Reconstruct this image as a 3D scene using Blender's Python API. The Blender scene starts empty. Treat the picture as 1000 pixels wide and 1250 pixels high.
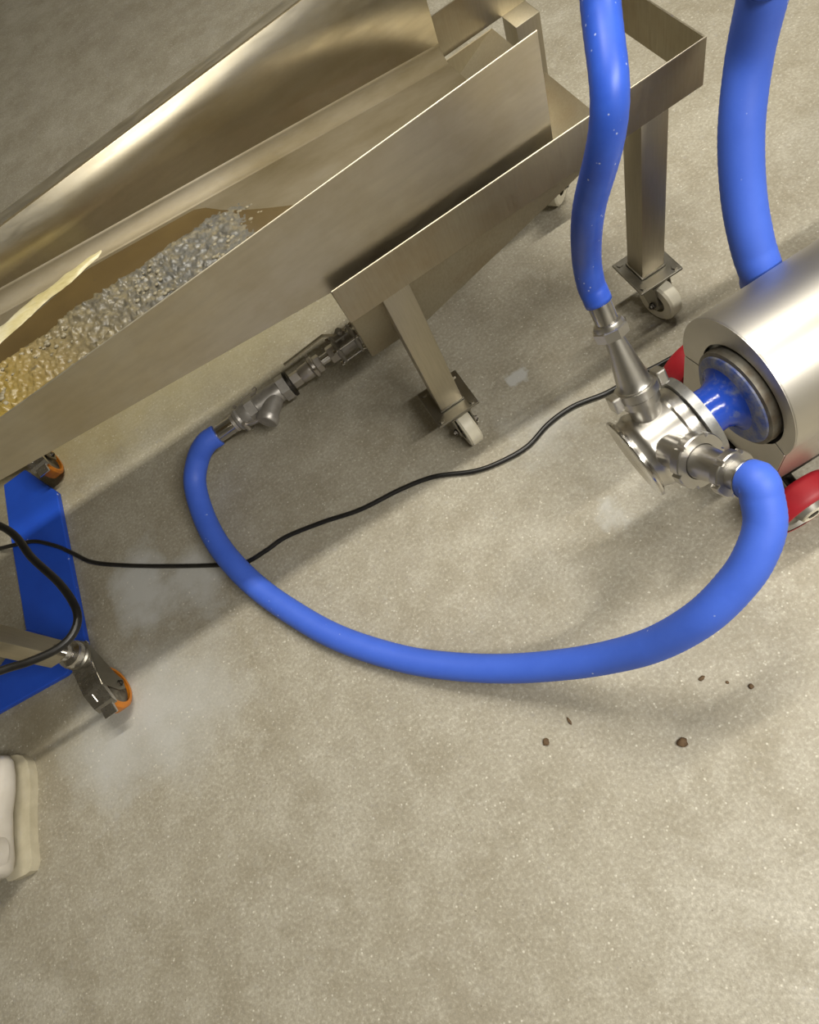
import bpy, bmesh, math, random
from mathutils import Vector, Matrix, noise
random.seed(7)
sc = bpy.context.scene
COL = sc.collection
PI = math.pi

# ------------------------------------------------------------------ camera
F_PX, CAM_H = 830.0, 1.4
CAM = Vector((0, 0, CAM_H))
def _ray(p): return Vector(((p[0]-500)/F_PX, -(p[1]-625)/F_PX, -1.0))
_D = _ray((790, 970)).normalized()                       # straight down as seen in the photo
def _fl(p):
    r = _ray(p); return r*(CAM_H/r.dot(_D))
_X = _fl((808, 384)) - _fl((577, 535)); _X -= _D*_X.dot(_D); _X.normalize()
_Z = -_D; _Y = _Z.cross(_X)
ROT = Matrix((_X, _Y, _Z))                               # camera space -> world
cam = bpy.data.cameras.new('camera'); cam.sensor_fit = 'HORIZONTAL'; cam.sensor_width = 36.0
cam.lens = 36.0*F_PX/1000.0; cam.clip_start = 0.02; cam.clip_end = 60
co = bpy.data.objects.new('camera', cam); COL.objects.link(co)
co.matrix_world = Matrix.Translation(CAM) @ ROT.to_4x4()
sc.camera = co
# a photo pixel gives a direction; the plane it meets gives the point
def atz(px, py, z):
    w = ROT @ _ray((px, py)); return CAM + w*((z-CAM_H)/w.z)
def aty(px, py, y):
    w = ROT @ _ray((px, py)); return CAM + w*(y/w.y)
def atx(px, py, x):
    w = ROT @ _ray((px, py)); return CAM + w*(x/w.x)

# ------------------------------------------------------------------ light
world = bpy.data.worlds.new('world'); sc.world = world; world.use_nodes = True
world.node_tree.nodes['Background'].inputs[0].default_value = (0.6, 0.58, 0.52, 1)
world.node_tree.nodes['Background'].inputs[1].default_value = 0.0
sc.view_settings.view_transform = 'Standard'; sc.view_settings.look = 'None'
sc.view_settings.gamma = 1.0; sc.view_settings.use_curve_mapping = False
sc.view_settings.exposure = 0.06
CEIL = 3.2
def tube_light(name, x, y, z, length, width, power, color):
    l = bpy.data.lights.new(name, 'AREA'); l.shape = 'RECTANGLE'; l.size = length; l.size_y = width
    l.energy = power; l.color = color
    o = bpy.data.objects.new(name, l); COL.objects.link(o); o.location = (x, y, z)
    return o
LIGHTS = [(0.95, 1.15, 1.9, 0.10, 92, (1.0, 0.95, 0.83)),
          (1.5, -1.22, 2.2, 0.11, 128, (1.0, 0.965, 0.89))]
for i, (lx, ly, ln, lw, pw, colr) in enumerate(LIGHTS):
    tube_light(('ceiling_lamp_trough_offscreen', 'ceiling_lamp_aisle_offscreen')[i], lx, ly, CEIL-0.125, ln, lw, pw, colr)

# ------------------------------------------------------------------ materials
def srgb(r, g, b):
    f = lambda c: (c/255/12.92 if c <= 10 else ((c/255+0.055)/1.055)**2.4)
    return (f(r), f(g), f(b), 1)
class N:
    def __init__(s, name):
        s.m = bpy.data.materials.new(name); s.m.use_nodes = True
        s.t = s.m.node_tree; s.b = s.t.nodes['Principled BSDF']; s._tc = None
    def n(s, kind, **kw):
        x = s.t.nodes.new('ShaderNode'+kind)
        for k, v in kw.items(): setattr(x, k, v)
        return x
    def l(s, a, b): s.t.links.new(a, b)
    def tc(s):
        if s._tc is None:
            g = s.n('NewGeometry'); s._tc = g.outputs['Position']
        return s._tc
    def noise(s, scale, detail=4, rough=0.55, stretch=None):
        x = s.n('TexNoise'); x.inputs['Scale'].default_value = scale; x.inputs['Detail'].default_value = detail
        x.inputs['Roughness'].default_value = rough
        if stretch:
            mp = s.n('Mapping'); mp.inputs['Scale'].default_value = stretch; s.l(s.tc(), mp.inputs['Vector']); s.l(mp.outputs[0], x.inputs['Vector'])
        else: s.l(s.tc(), x.inputs['Vector'])
        return x.outputs['Fac']
    def voro(s, scale, out='Distance', rnd=1.0):
        x = s.n('TexVoronoi'); x.inputs['Scale'].default_value = scale; x.inputs['Randomness'].default_value = rnd
        s.l(s.tc(), x.inputs['Vector']); return x.outputs[out]
    def ramp(s, fac, stops):
        x = s.n('ValToRGB'); e = x.color_ramp.elements
        while len(e) < len(stops): e.new(0.5)
        for el, (p, c) in zip(e, stops):
            el.position = p; el.color = c if len(c) == 4 else (*c, 1)
        s.l(fac, x.inputs[0]); return x.outputs[0]
    def step(s, fac, a, b):
        return s.ramp(fac, [(a, (0, 0, 0, 1)), (b, (1, 1, 1, 1))])
    def mix(s, fac, a, b, mode='MIX'):
        x = s.n('Mix', data_type='RGBA', blend_type=mode)
        for i, v in ((0, fac), (6, a), (7, b)):
            if hasattr(v, 'is_linked'): s.l(v, x.inputs[i])
            else: x.inputs[i].default_value = v
        return x.outputs[2]
    def math(s, op, a, b=0.0):
        x = s.n('Math', operation=op)
        for i, v in ((0, a), (1, b)):
            if hasattr(v, 'is_linked'): s.l(v, x.inputs[i])
            else: x.inputs[i].default_value = v
        return x.outputs[0]
    def spot(s, p, r0, r1, warp=None, amt=0.1, sq=(1, 1, 1)):
        d = s.n('VectorMath', operation='SUBTRACT'); s.l(s.tc(), d.inputs[0]); d.inputs[1].default_value = p
        e = s.n('VectorMath', operation='MULTIPLY'); s.l(d.outputs[0], e.inputs[0]); e.inputs[1].default_value = sq
        ln = s.n('VectorMath', operation='LENGTH'); s.l(e.outputs[0], ln.inputs[0])
        v = ln.outputs['Value']
        if warp is not None: v = s.math('ADD', v, s.math('MULTIPLY', s.math('SUBTRACT', warp, 0.5), amt))
        return s.ramp(v, [(r0, (1, 1, 1, 1)), (r1, (0, 0, 0, 1))])
    def set(s, **kw):
        for k, v in kw.items():
            i = s.b.inputs[k.replace('_', ' ')]
            if hasattr(v, 'is_linked'): s.l(v, i)
            else: i.default_value = v
        return s
    def bump(s, h, strength=0.3, dist=0.002):
        x = s.n('Bump'); x.inputs['Strength'].default_value = strength; x.inputs['Distance'].default_value = dist
        s.l(h, x.inputs['Height']); s.l(x.outputs[0], s.b.inputs['Normal']); return s

def mat_concrete():
    s = N('concrete')
    big = s.noise(1.6, 5, 0.6); mid = s.noise(7, 6, 0.65); fine = s.noise(140, 3, 0.7); w = s.noise(9, 5, 0.6)
    c = s.ramp(big, [(0.3, srgb(158, 151, 136)), (0.5, srgb(172, 166, 150)), (0.7, srgb(184, 179, 165))])
    c = s.mix(s.math('MULTIPLY', s.step(mid, 0.36, 0.66), 0.8), c, srgb(146, 138, 119)); c = s.mix(s.math('MULTIPLY', s.step(s.noise(22, 5, 0.7), 0.5, 0.72), 0.45), c, srgb(192, 187, 173)); 
    c = s.mix(s.ramp(fine, [(0.30, (0.5, 0.5, 0.5, 1)), (0.62, (0, 0, 0, 1))]), c, srgb(112, 106, 90))
    c = s.mix(s.math('MULTIPLY', s.step(fine, 0.58, 0.75), 0.5), c, srgb(205, 201, 188))
    # yellow-brown damp stains with a shape of their own, then one darker patch
    for p, r0, r1, col, k, sq in (                              ((-0.35, 1.60, 0), 0.05, 0.5, srgb(186, 175, 132), 0.6, (0.55, 1.6, 1)),
                              ((-0.9, 1.75, 0), 0.1, 0.5, srgb(170, 152, 96), 0.6, (1, 1.3, 1)),
                              ((-1.17, 0.80, 0), 0.04, 0.17, srgb(128, 118, 92), 0.5, (1, 1, 1))):
        c = s.mix(s.math('MULTIPLY', s.spot(p, r0, r1, w, 0.3, sq), k), c, col)
    # pale washed patches left by splashed water
    for p, r0, r1, k, sq in (((-0.80, 0.99, 0), 0.03, 0.13, 0.95, (1.2, 0.8, 1)), ((-0.68, 0.93, 0), 0.02, 0.11, 0.8, (1, 0.8, 1)),
                         ((-0.86, 0.68, 0), 0.02, 0.24, 0.75, (0.8, 1.1, 1)), ((-0.98, 0.66, 0), 0.02, 0.16, 0.6, (1, 1, 1)),
                         ((0.269, 0.896, 0), 0.012, 0.03, 0.9, (1, 1.3, 1)), ((0.26, 0.50, 0), 0.01, 0.045, 0.6, (1, 1, 1)),
                         ((0.27, 0.74, 0), 0.02, 0.10, 0.45, (1, 1, 1))):
        c = s.mix(s.math('MULTIPLY', s.spot(p, r0, r1, w, 0.26, sq), k), c, srgb(188, 188, 184))
    # white grit
    v = s.voro(80); keep = s.step(s.noise(55, 2), 0.50, 0.56)
    sp = s.math('MULTIPLY', s.ramp(v, [(0.10, (1, 1, 1, 1)), (0.2, (0, 0, 0, 1))]), keep)
    c = s.mix(s.math('MULTIPLY', sp, 0.5), c, srgb(232, 228, 214))
    v2 = s.voro(60); sp2 = s.math('MULTIPLY', s.ramp(v2, [(0.05, (1, 1, 1, 1)), (0.1, (0, 0, 0, 1))]), s.step(s.noise(30, 2), 0.6, 0.64))
    c = s.mix(s.math('MULTIPLY', sp2, 0.7), c, srgb(92, 78, 58))
    s.set(Base_Color=c, Roughness=s.ramp(mid, [(0.3, (0.42,)*3), (0.7, (0.62,)*3)]))
    s.bump(s.math('ADD', fine, s.math('MULTIPLY', mid, 1.5)), 0.35, 0.002)
    return s.m
def mat_steel(name, col, r0=0.28, r1=0.42, stretch=(1, 1, 1), stain=None, k=0.0, metal=1.0, sc_=40):
    s = N(name)
    g = s.noise(sc_, 3, 0.6, stretch); st = s.noise(6, 5, 0.65)
    c = s.mix(s.math('MULTIPLY', s.step(g, 0.3, 0.7), 0.25), col, tuple(x*0.72 for x in col[:3])+(1,))
    if stain: c = s.mix(s.math('MULTIPLY', s.step(st, 0.42, 0.68), k), c, stain)
    s.set(Base_Color=c, Metallic=metal, Roughness=s.ramp(g, [(0.3, (r0,)*3), (0.7, (r1,)*3)]))
    s.bump(g, 0.06, 0.0006)
    return s.m
def mat_plain(name, col, rough=0.5, dark=None, k=0.4, scale=30, metal=0.0, bump=0.1, specks=None):
    s = N(name); g = s.noise(scale, 4, 0.6)
    c = s.mix(s.math('MULTIPLY', s.step(g, 0.38, 0.68), k), col, dark or tuple(x*0.75 for x in col[:3])+(1,))
    if specks:
        v = s.voro(specks[0]); keep = s.step(s.noise(specks[0]*0.45, 2), specks[1], specks[1]+0.04)
        sp = s.math('MULTIPLY', s.ramp(v, [(0.08, (1, 1, 1, 1)), (0.16, (0, 0, 0, 1))]), keep)
        c = s.mix(s.math('MULTIPLY', sp, 0.8), c, srgb(205, 215, 240))
    s.set(Base_Color=c, Roughness=rough, Metallic=metal); s.bump(g, bump, 0.001)
    return s.m
M = {}
M['concrete'] = mat_concrete()
M['plaster'] = mat_plain('plaster', srgb(176, 173, 164), 0.8, scale=4, k=0.25)
M['ceiling'] = mat_plain('ceiling_paint', srgb(174, 172, 166), 0.85, scale=4, k=0.2)
M['trough'] = mat_steel('trough_steel', srgb(200, 192, 172), 0.38, 0.5, (0.4, 2, 2), srgb(172, 156, 120), 0.45)
M['cart'] = mat_steel('cart_steel', srgb(178, 170, 150), 0.36, 0.5, (6, 6, 0.4), srgb(150, 128, 92), 0.4)
M['leg2'] = mat_steel('leg_steel', srgb(186, 178, 158), 0.4, 0.52, (6, 6, 0.4))
M['polished'] = mat_steel('polished_steel', srgb(210, 207, 202), 0.16, 0.24, (1, 1, 1), sc_=14)
M['rim'] = mat_steel('cut_sheet_edge', srgb(200, 192, 172), 0.38, 0.5)
M['liquid'] = mat_plain('brown_liquid', srgb(84, 68, 36), 0.4, srgb(66, 52, 26), 0.6, 10)
M['foam'] = mat_plain('pale_foam', srgb(150, 142, 120), 0.5, srgb(120, 110, 86), 0.7, 60)
M['satin'] = mat_steel('satin_steel', srgb(206, 203, 197), 0.27, 0.36, (1, 1, 1), sc_=14)
M['shroud'] = mat_steel('shroud_steel', srgb(202, 198, 190), 0.40, 0.48, (1, 1, 1), srgb(186, 180, 166), 0.25, sc_=9)
M['cast'] = mat_plain('cast_grey', srgb(168, 168, 166), 0.42, srgb(120, 122, 126), 0.6, 60, 0.85, 0.25)
M['fitting'] = mat_steel('fitting_steel', srgb(206, 200, 192), 0.3, 0.42, (1, 1, 1), srgb(160, 152, 140), 0.4, 0.85)
M['castfit'] = mat_plain('cast_fitting', srgb(178, 174, 168), 0.42, srgb(142, 138, 132), 0.5, 60, 0.7, 0.2)
M['darkmetal'] = mat_plain('dark_metal', srgb(70, 66, 60), 0.4, None, 0.4, 40, 0.9)
M['zinc'] = mat_steel('zinc', srgb(150, 146, 136), 0.3, 0.45)
M['chrome'] = mat_steel('chrome', srgb(206, 203, 198), 0.2, 0.32)
M['blackgap'] = mat_plain('black_rubber', srgb(24, 23, 22), 0.6)
M['hose'] = mat_plain('blue_hose', srgb(68, 106, 216), 0.55, srgb(60, 98, 208), 0.5, 26, 0, 0.06, (70, 0.62))
M['hose_wet'] = mat_plain('blue_hose_splashed', srgb(54, 96, 210), 0.4, srgb(40, 76, 186), 0.5, 26, 0, 0.06, (105, 0.54))
M['bluepaint'] = mat_plain('blue_paint', srgb(34, 84, 204), 0.45, srgb(30, 74, 188), 0.5, 12, 0, 0.05, (45, 0.66))
def mat_worn_blue():
    s = N('worn_blue_paint'); g = s.noise(28, 6, 0.7); f = s.noise(90, 4, 0.7)
    c = s.mix(s.math('MULTIPLY', s.step(g, 0.40, 0.60), 0.85), srgb(38, 70, 150), srgb(136, 136, 134)); c = s.mix(s.math('MULTIPLY', s.step(f, 0.5, 0.7), 0.5), c, srgb(96, 88, 72))
    s.set(Base_Color=c, Roughness=0.38); s.bump(g, 0.4, 0.002); return s.m
M['wornblue'] = mat_worn_blue()
def mat_wet_blue():
    s = N('glossy_blue_paint'); g = s.noise(40, 5, 0.65)
    c = s.mix(s.math('MULTIPLY', s.step(g, 0.55, 0.72), 0.7), srgb(34, 70, 172), srgb(120, 128, 140))
    s.set(Base_Color=c, Roughness=0.16); s.bump(g, 0.5, 0.002); return s.m
M['wetblue'] = mat_wet_blue()
M['rimworn'] = mat_plain('rusty_flange_edge', srgb(132, 128, 118), 0.5, srgb(96, 80, 60), 0.8, 36, 0.6, 0.4)
M['nylon'] = mat_plain('white_nylon', srgb(216, 210, 190), 0.45, srgb(190, 182, 160), 0.4, 25)
M['nylonhub'] = mat_plain('dirty_nylon', srgb(150, 144, 130), 0.6, srgb(100, 94, 82), 0.6, 30)
M['orange'] = mat_plain('orange_polyurethane', srgb(206, 124, 28), 0.4, srgb(176, 98, 24), 0.5, 30)
M['hubgrey'] = mat_plain('grimy_hub', srgb(128, 122, 108), 0.5, srgb(72, 66, 54), 0.8, 45, 0.3)
M['red'] = mat_plain('red_rubber', srgb(176, 32, 44), 0.5, srgb(150, 26, 38), 0.4, 25, 0, 0.1, (60, 0.66))
M['hubpaint'] = mat_plain('grey_wheel_hub', srgb(150, 146, 138), 0.45, None, 0.4, 25, 0.4)
M['cord'] = mat_plain('black_cord', srgb(22, 21, 20), 0.35, srgb(40, 38, 34), 0.5, 30)
M['boot'] = mat_plain('white_boot', srgb(212, 206, 196), 0.45, srgb(180, 172, 156), 0.4, 14)
M['sole'] = mat_plain('boot_sole', srgb(196, 188, 164), 0.6, srgb(160, 150, 122), 0.5, 20)
M['crumb'] = mat_plain('brown_crumb', srgb(104, 82, 56), 0.8, srgb(66, 50, 34), 0.6, 120)
M['lamp'] = mat_plain('lamp_housing', srgb(220, 220, 216), 0.5)
def mat_slurry():
    s = N('wet_sediment'); g = s.noise(3.2, 4, 0.6); f = s.noise(60, 4, 0.7)
    x = s.n('SeparateXYZ'); s.l(s.tc(), x.inputs[0])
    along = s.math('ADD', s.math('MULTIPLY', x.outputs[0], 1.9), s.math('ADD', s.math('MULTIPLY', x.outputs[1], 0.7), s.math('MULTIPLY', g, 0.7)))
    c = s.ramp(s.math('ADD', along, 0.15), [(0.0, srgb(140, 118, 50)), (0.3, srgb(132, 114, 70)), (0.6, srgb(108, 100, 80)), (0.9, srgb(92, 91, 86))])
    c = s.mix(s.math('MULTIPLY', s.step(f, 0.46, 0.66), 0.45), c, srgb(150, 136, 98))
    c = s.mix(s.math('MULTIPLY', s.step(s.noise(36, 3), 0.60, 0.68), 0.6), c, srgb(62, 60, 54))
    s.set(Base_Color=c, Roughness=0.32); s.bump(f, 0.5, 0.004); return s.m
M['slurry'] = mat_slurry()
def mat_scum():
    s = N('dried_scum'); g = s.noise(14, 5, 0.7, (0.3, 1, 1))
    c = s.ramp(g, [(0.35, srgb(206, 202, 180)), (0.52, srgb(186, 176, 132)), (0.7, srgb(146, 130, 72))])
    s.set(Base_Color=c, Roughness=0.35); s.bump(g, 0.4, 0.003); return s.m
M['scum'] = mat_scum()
def mat_tray_in():
    s = N('stained_tray_steel'); g = s.noise(8, 5, 0.65, (0.4, 1, 1))
    c = s.ramp(g, [(0.3, srgb(112, 100, 72)), (0.55, srgb(134, 124, 102)), (0.75, srgb(150, 142, 124))])
    s.set(Base_Color=c, Metallic=0.35, Roughness=0.6); return s.m
M['trayin'] = mat_tray_in()

# ------------------------------------------------------------------ mesh helpers (all coordinates are world metres)
def mesh_obj(name, verts, faces, mat, parent=None, smooth=False, sharp=None):
    me = bpy.data.meshes.new(name)
    off = WLOC.get(parent.name, Vector()) if parent else Vector()
    me.from_pydata([Vector(v)-off for v in verts], [], faces)
    bm = bmesh.new(); bm.from_mesh(me); bmesh.ops.remove_doubles(bm, verts=bm.verts, dist=1e-6)
    bmesh.ops.recalc_face_normals(bm, faces=bm.faces)
    if smooth:
        for f in bm.faces: f.smooth = True
        lim = sharp if sharp is not None else math.radians(38)
        for e in bm.edges:
            if len(e.link_faces) == 2 and e.calc_face_angle(0) > lim: e.smooth = False
    bm.to_mesh(me); bm.free(); me.materials.append(M[mat])
    o = bpy.data.objects.new(name, me); COL.objects.link(o)
    if parent: o.parent = parent; WLOC[o.name] = off
    else: WLOC[o.name] = Vector()
    return o
WLOC = {}
def thing(name, label, cat, loc, group=None):
    o = bpy.data.objects.new(name, None); COL.objects.link(o); o.location = loc; o.empty_display_size = 0.05
    WLOC[o.name] = Vector(loc); o['label'] = label; o['category'] = cat
    if group: o['group'] = group
    return o
def tag(o, label, cat, group=None):
    o['label'] = label; o['category'] = cat
    if group: o['group'] = group
    return o
class G:
    """collects shapes that make up one part"""
    def __init__(s): s.v = []; s.f = []
    def add(s, v, f):
        k = len(s.v); s.v += [Vector(p) for p in v]; s.f += [tuple(i+k for i in q) for q in f]; return s
    def box(s, c, size, mat3=None, bev=0.0):
        hx, hy, hz = (d/2 for d in size); c = Vector(c); mat3 = mat3 or Matrix.Identity(3)
        if bev <= 0:
            v = [(x, y, z) for x in (-hx, hx) for y in (-hy, hy) for z in (-hz, hz)]
            f = [(0, 1, 3, 2), (4, 6, 7, 5), (0, 4, 5, 1), (2, 3, 7, 6), (0, 2, 6, 4), (1, 5, 7, 3)]
            return s.add([c+mat3@Vector(p) for p in v], f)
        bm = bmesh.new(); bmesh.ops.create_cube(bm, size=1)
        for q in bm.verts: q.co = Vector((q.co.x*2*hx, q.co.y*2*hy, q.co.z*2*hz))
        bmesh.ops.bevel(bm, geom=bm.edges[:], offset=bev, segments=2, affect='EDGES', profile=0.6)
        bm.verts.index_update()
        s.add([c+mat3@q.co for q in bm.verts], [tuple(q.index for q in f.verts) for f in bm.faces]); bm.free(); return s
    def lathe(s, o, d, prof, n=32, a0=0.0, a1=2*PI, caps=True):
        """prof = [(distance along d, radius)]"""
        o = Vector(o); d = Vector(d).normalized(); u, w = frame(d)
        full = abs(a1-a0-2*PI) < 1e-6; cols = n if full else n+1
        v = []; f = []
        for (t, r) in prof:
            for i in range(cols):
                a = a0+(a1-a0)*i/n
                v.append(o+d*t+(u*math.cos(a)+w*math.sin(a))*max(r, 1e-5))
        for j in range(len(prof)-1):
            for i in range(n):
                k = (i+1) % cols
                f.append((j*cols+i, j*cols+k, (j+1)*cols+k, (j+1)*cols+i))
        if caps and full:
            if prof[0][1] > 1e-4: f.append(tuple(range(cols))[::-1])
            if prof[-1][1] > 1e-4: f.append(tuple((len(prof)-1)*cols+i for i in range(cols)))
        return s.add(v, f)
    def cyl(s, a, b, r, n=16, r2=None):
        a = Vector(a); b = Vector(b); return s.lathe(a, b-a, [(0, r), ((b-a).length, r if r2 is None else r2)], n)
    def prism(s, poly, ext):
        """poly = list of 3D points of a flat outline, ext = extrusion vector"""
        n = len(poly); ext = Vector(ext); p = [Vector(q) for q in poly]
        v = p+[q+ext for q in p]
        f = [tuple(range(n))[::-1], tuple(range(n, 2*n))]+[(i, (i+1) % n, n+(i+1) % n, n+i) for i in range(n)]
        return s.add(v, f)
    def tube(s, pts, r, n=16, rib=0.0, caps=True):
        pts = [Vector(p) for p in pts]; u = None; v = []; f = []; m = len(pts)
        for i, p in enumerate(pts):
            t = (pts[min(i+1, m-1)]-pts[max(i-1, 0)]).normalized()
            if u is None: u, _ = frame(t)
            u = (u-t*u.dot(t)).normalized(); w = t.cross(u)
            rr = (r(i/(m-1)) if callable(r) else r)+(rib if i % 2 else -rib)
            v += [p+(u*math.cos(2*PI*k/n)+w*math.sin(2*PI*k/n))*rr for k in range(n)]
        for i in range(m-1):
            for k in range(n): f.append((i*n+k, i*n+(k+1) % n, (i+1)*n+(k+1) % n, (i+1)*n+k))
        if caps: f.append(tuple(range(n))[::-1]); f.append(tuple((m-1)*n+k for k in range(n)))
        return s.add(v, f)
    def obj(s, name, mat, parent=None, smooth=True, sharp=None):
        return mesh_obj(name, s.v, s.f, mat, parent, smooth, sharp)
def frame(d):
    a = Vector((0, 0, 1)) if abs(d.z) < 0.9 else Vector((1, 0, 0))
    u = (a-d*a.dot(d)).normalized(); return u, d.cross(u)
def spline(ctrl, step):
    """Catmull-Rom through the control points, resampled evenly"""
    c = [Vector(p) for p in ctrl]; c = [c[0]*2-c[1]]+c+[c[-1]*2-c[-2]]; out = []
    for i in range(1, len(c)-2):
        p0, p1, p2, p3 = c[i-1:i+3]; L = max(6, int((p2-p1).length/step*3))
        for k in range(L):
            t = k/L
            out.append(0.5*((2*p1)+(p2-p0)*t+(2*p0-5*p1+4*p2-p3)*t*t+(3*p1-p0-3*p2+p3)*t**3))
    out.append(c[-2]); res = [out[0]]; acc = 0.0
    for a, b in zip(out, out[1:]):
        acc += (b-a).length
        if acc >= step: res.append(b); acc = 0.0
    res.append(out[-1]); return res

# ------------------------------------------------------------------ the room
def struct(g, name, mat):
    o = g.obj(name, mat, None, False); o['kind'] = 'structure'; return o
X0, X1, Y0, Y1 = -4.0, 5.0, -3.2, 4.7
struct(G().box(((X0+X1)/2, (Y0+Y1)/2, -0.05), (X1-X0, Y1-Y0, 0.1)), 'floor', 'concrete')
struct(G().box(((X0+X1)/2, (Y0+Y1)/2, CEIL+0.05), (X1-X0, Y1-Y0, 0.1)), 'ceiling', 'ceiling')
struct(G().box((X0-0.05, (Y0+Y1)/2, CEIL/2), (0.1, Y1-Y0, CEIL)), 'wall_left', 'plaster')
struct(G().box((X1+0.05, (Y0+Y1)/2, CEIL/2), (0.1, Y1-Y0, CEIL)), 'wall_right', 'plaster')
struct(G().box(((X0+X1)/2, Y1+0.05, CEIL/2), (X1-X0, 0.1, CEIL)), 'wall_back', 'plaster')
struct(G().box(((X0+X1)/2, Y0-0.05, CEIL/2), (X1-X0, 0.1, CEIL)), 'wall_front', 'plaster')
for (lx, ly, ln, lw, pw, colr), lab in zip(LIGHTS, ('long white ceiling lamp housing above the open trough', 'long white ceiling lamp housing away from the trough')):
    g = G().prism([(lx-ln/2, ly-0.1, CEIL), (lx-ln/2, ly+0.1, CEIL), (lx-ln/2, ly+0.06, CEIL-0.12), (lx-ln/2, ly-0.06, CEIL-0.12)], (ln, 0, 0))
    tag(g.obj('ceiling_lamp', 'lamp', None, False), lab, 'lamp')

# ------------------------------------------------------------------ open trough (upper left)
TY, TB, TX0, TX1 = 0.872, 1.275, -1.25, 0.45
def zb(x): return 0.5785-0.108*x
def zr(x): return 0.7385+0.0206*(x+0.518)
t = thing('drain_trough', 'long open stainless trough holding brown sediment, sloping into the wheeled tank', 'trough', (-0.5, 1.08, 0.56))
G().prism([(TX0, TY, zb(TX0)), (TX1, TY, zb(TX1)), (TX1, TY, zr(TX1)), (TX0, TY, zr(TX0))], (0, 0.003, 0)).obj('front_wall', 'trough', t, False)
G().cyl((TX0, TY+0.0015, zr(TX0)), (TX1, TY+0.0015, zr(TX1)), 0.0014, 10).obj('rim_edge', 'rim', t)
def strip(name, prof, mat, x0=TX0, x1=TX1, nx=2, th=0.003):
    g = G(); v = []; f = []; n = len(prof)
    for i in range(nx+1):
        x = x0+(x1-x0)*i/nx
        for (y, h) in prof: v.append((x, y, h(x) if callable(h) else zb(x)+h))
    for i in range(nx):
        for j in range(n-1): f.append((i*n+j, i*n+j+1, (i+1)*n+j+1, (i+1)*n+j))
    g.add(v, f); o = g.obj(name, mat, t, True, math.radians(60))
    md = o.modifiers.new('sheet', 'SOLIDIFY'); md.thickness = th; md.offset = 0
    return o
FR = 0.03
strip('bottom', [(TY+0.003, 0.003), (TB-FR, 0.003)], 'trayin')
strip('back_bend', [(TB-FR+FR*math.sin(a), 0.003+FR*(1-math.cos(a))) for a in [PI/2*k/8 for k in range(9)]], 'trayin')
strip('back_wall', [(TB, 0.003+FR), (TB, lambda x: zr(x)+0.01)], 'trough')
G().prism([(TX0, TY, zb(TX0)), (TX0, TB, zb(TX0)), (TX0, TB, zr(TX0)), (TX0, TY, zr(TX0))], (-0.003, 0, 0)).obj('end_wall', 'trough', t, False)
G().prism([(x, TB, zr(x)+0.010) for x in (TX0, TX1)]+[(x, TB+0.03, zr(x)+0.010) for x in (TX1, TX0)], (0, 0, 0.003)).obj('back_flange', 'trough', t, False)
# lumpy sediment
def slurry():
    nx, ny = 440, 110; v = []; f = []
    sx0, sx1, sy0, sy1 = -1.2, 0.05, TY+0.006, 1.20
    for i in range(nx+1):
        for j in range(ny+1):
            x = sx0+(sx1-sx0)*i/nx; y = sy0+(sy1-sy0)*j/ny
            lim = 1.128+(x+0.55)*0.17+0.012*noise.noise(Vector((x*14, 2, 1))); edge = max(0.0, min(1.0, (lim-y)/0.03))*min(1.0, max(0.0, (0.02-x)/0.25+0.02))
            b = noise.noise(Vector((x*150, y*150, 3)))*0.42+noise.noise(Vector((x*80, y*80, 9)))*0.55
            c = max(0.0, noise.noise(Vector((x*110, y*110, 21)))-0.15)*1.2
            big = noise.noise(Vector((x*7, y*9, 5)))
            h = 0.0008+max(0.0, edge)*(0.016+0.0105*b+0.010*c+0.007*big)
            v.append((x, y, zb(x)+h))
    for i in range(nx):
        for j in range(ny): a = i*(ny+1)+j; f.append((a, a+1, a+ny+2, a+ny+1))
    return G().add(v, f).obj('sediment', 'slurry', None, True, PI)
o = slurry(); o['kind'] = 'stuff'; tag(o, 'lumpy wet yellow-brown sediment lying in the stainless trough', 'sediment')

# brown liquid film beside it, pale scum streak, foam blobs
v = []; f = []; nx = 60
for i in range(nx+1):
    x = -1.2+1.3*i/nx
    for y in (1.05, 1.15-max(0.0, x+0.1)*0.6, min(1.235, 1.165+(x+0.56)*0.345)-max(0.0, x+0.1)**0.7*0.5 if x > -0.9 else 1.05): v.append((x, max(y, 1.05), zb(x)+0.0062))
for i in range(nx):
    for j in range(2): a = i*3+j; f.append((a, a+1, a+4, a+3))
o = G().add(v, f).obj('brown_liquid', 'liquid', None, True, PI); o['kind'] = 'stuff'
tag(o, 'dark brown liquid film between the sediment and the pale scum streak', 'liquid')
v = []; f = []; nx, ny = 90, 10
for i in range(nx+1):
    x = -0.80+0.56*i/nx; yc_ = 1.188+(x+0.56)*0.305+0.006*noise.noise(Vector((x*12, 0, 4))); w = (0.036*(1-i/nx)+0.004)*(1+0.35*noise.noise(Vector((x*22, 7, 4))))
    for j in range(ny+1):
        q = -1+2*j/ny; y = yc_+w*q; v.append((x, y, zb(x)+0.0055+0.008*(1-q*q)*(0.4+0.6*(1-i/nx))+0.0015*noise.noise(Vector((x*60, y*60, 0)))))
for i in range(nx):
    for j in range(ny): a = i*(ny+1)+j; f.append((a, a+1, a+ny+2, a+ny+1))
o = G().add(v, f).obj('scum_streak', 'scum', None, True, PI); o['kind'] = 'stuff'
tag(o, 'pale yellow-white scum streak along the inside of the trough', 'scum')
g = G(); bmx = bmesh.new(); bmesh.ops.create_icosphere(bmx, subdivisions=1, radius=1); bmx.verts.index_update()
iv = [q.co.copy() for q in bmx.verts]; iff = [tuple(q.index for q in fc.verts) for fc in bmx.faces]; bmx.free()
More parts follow.
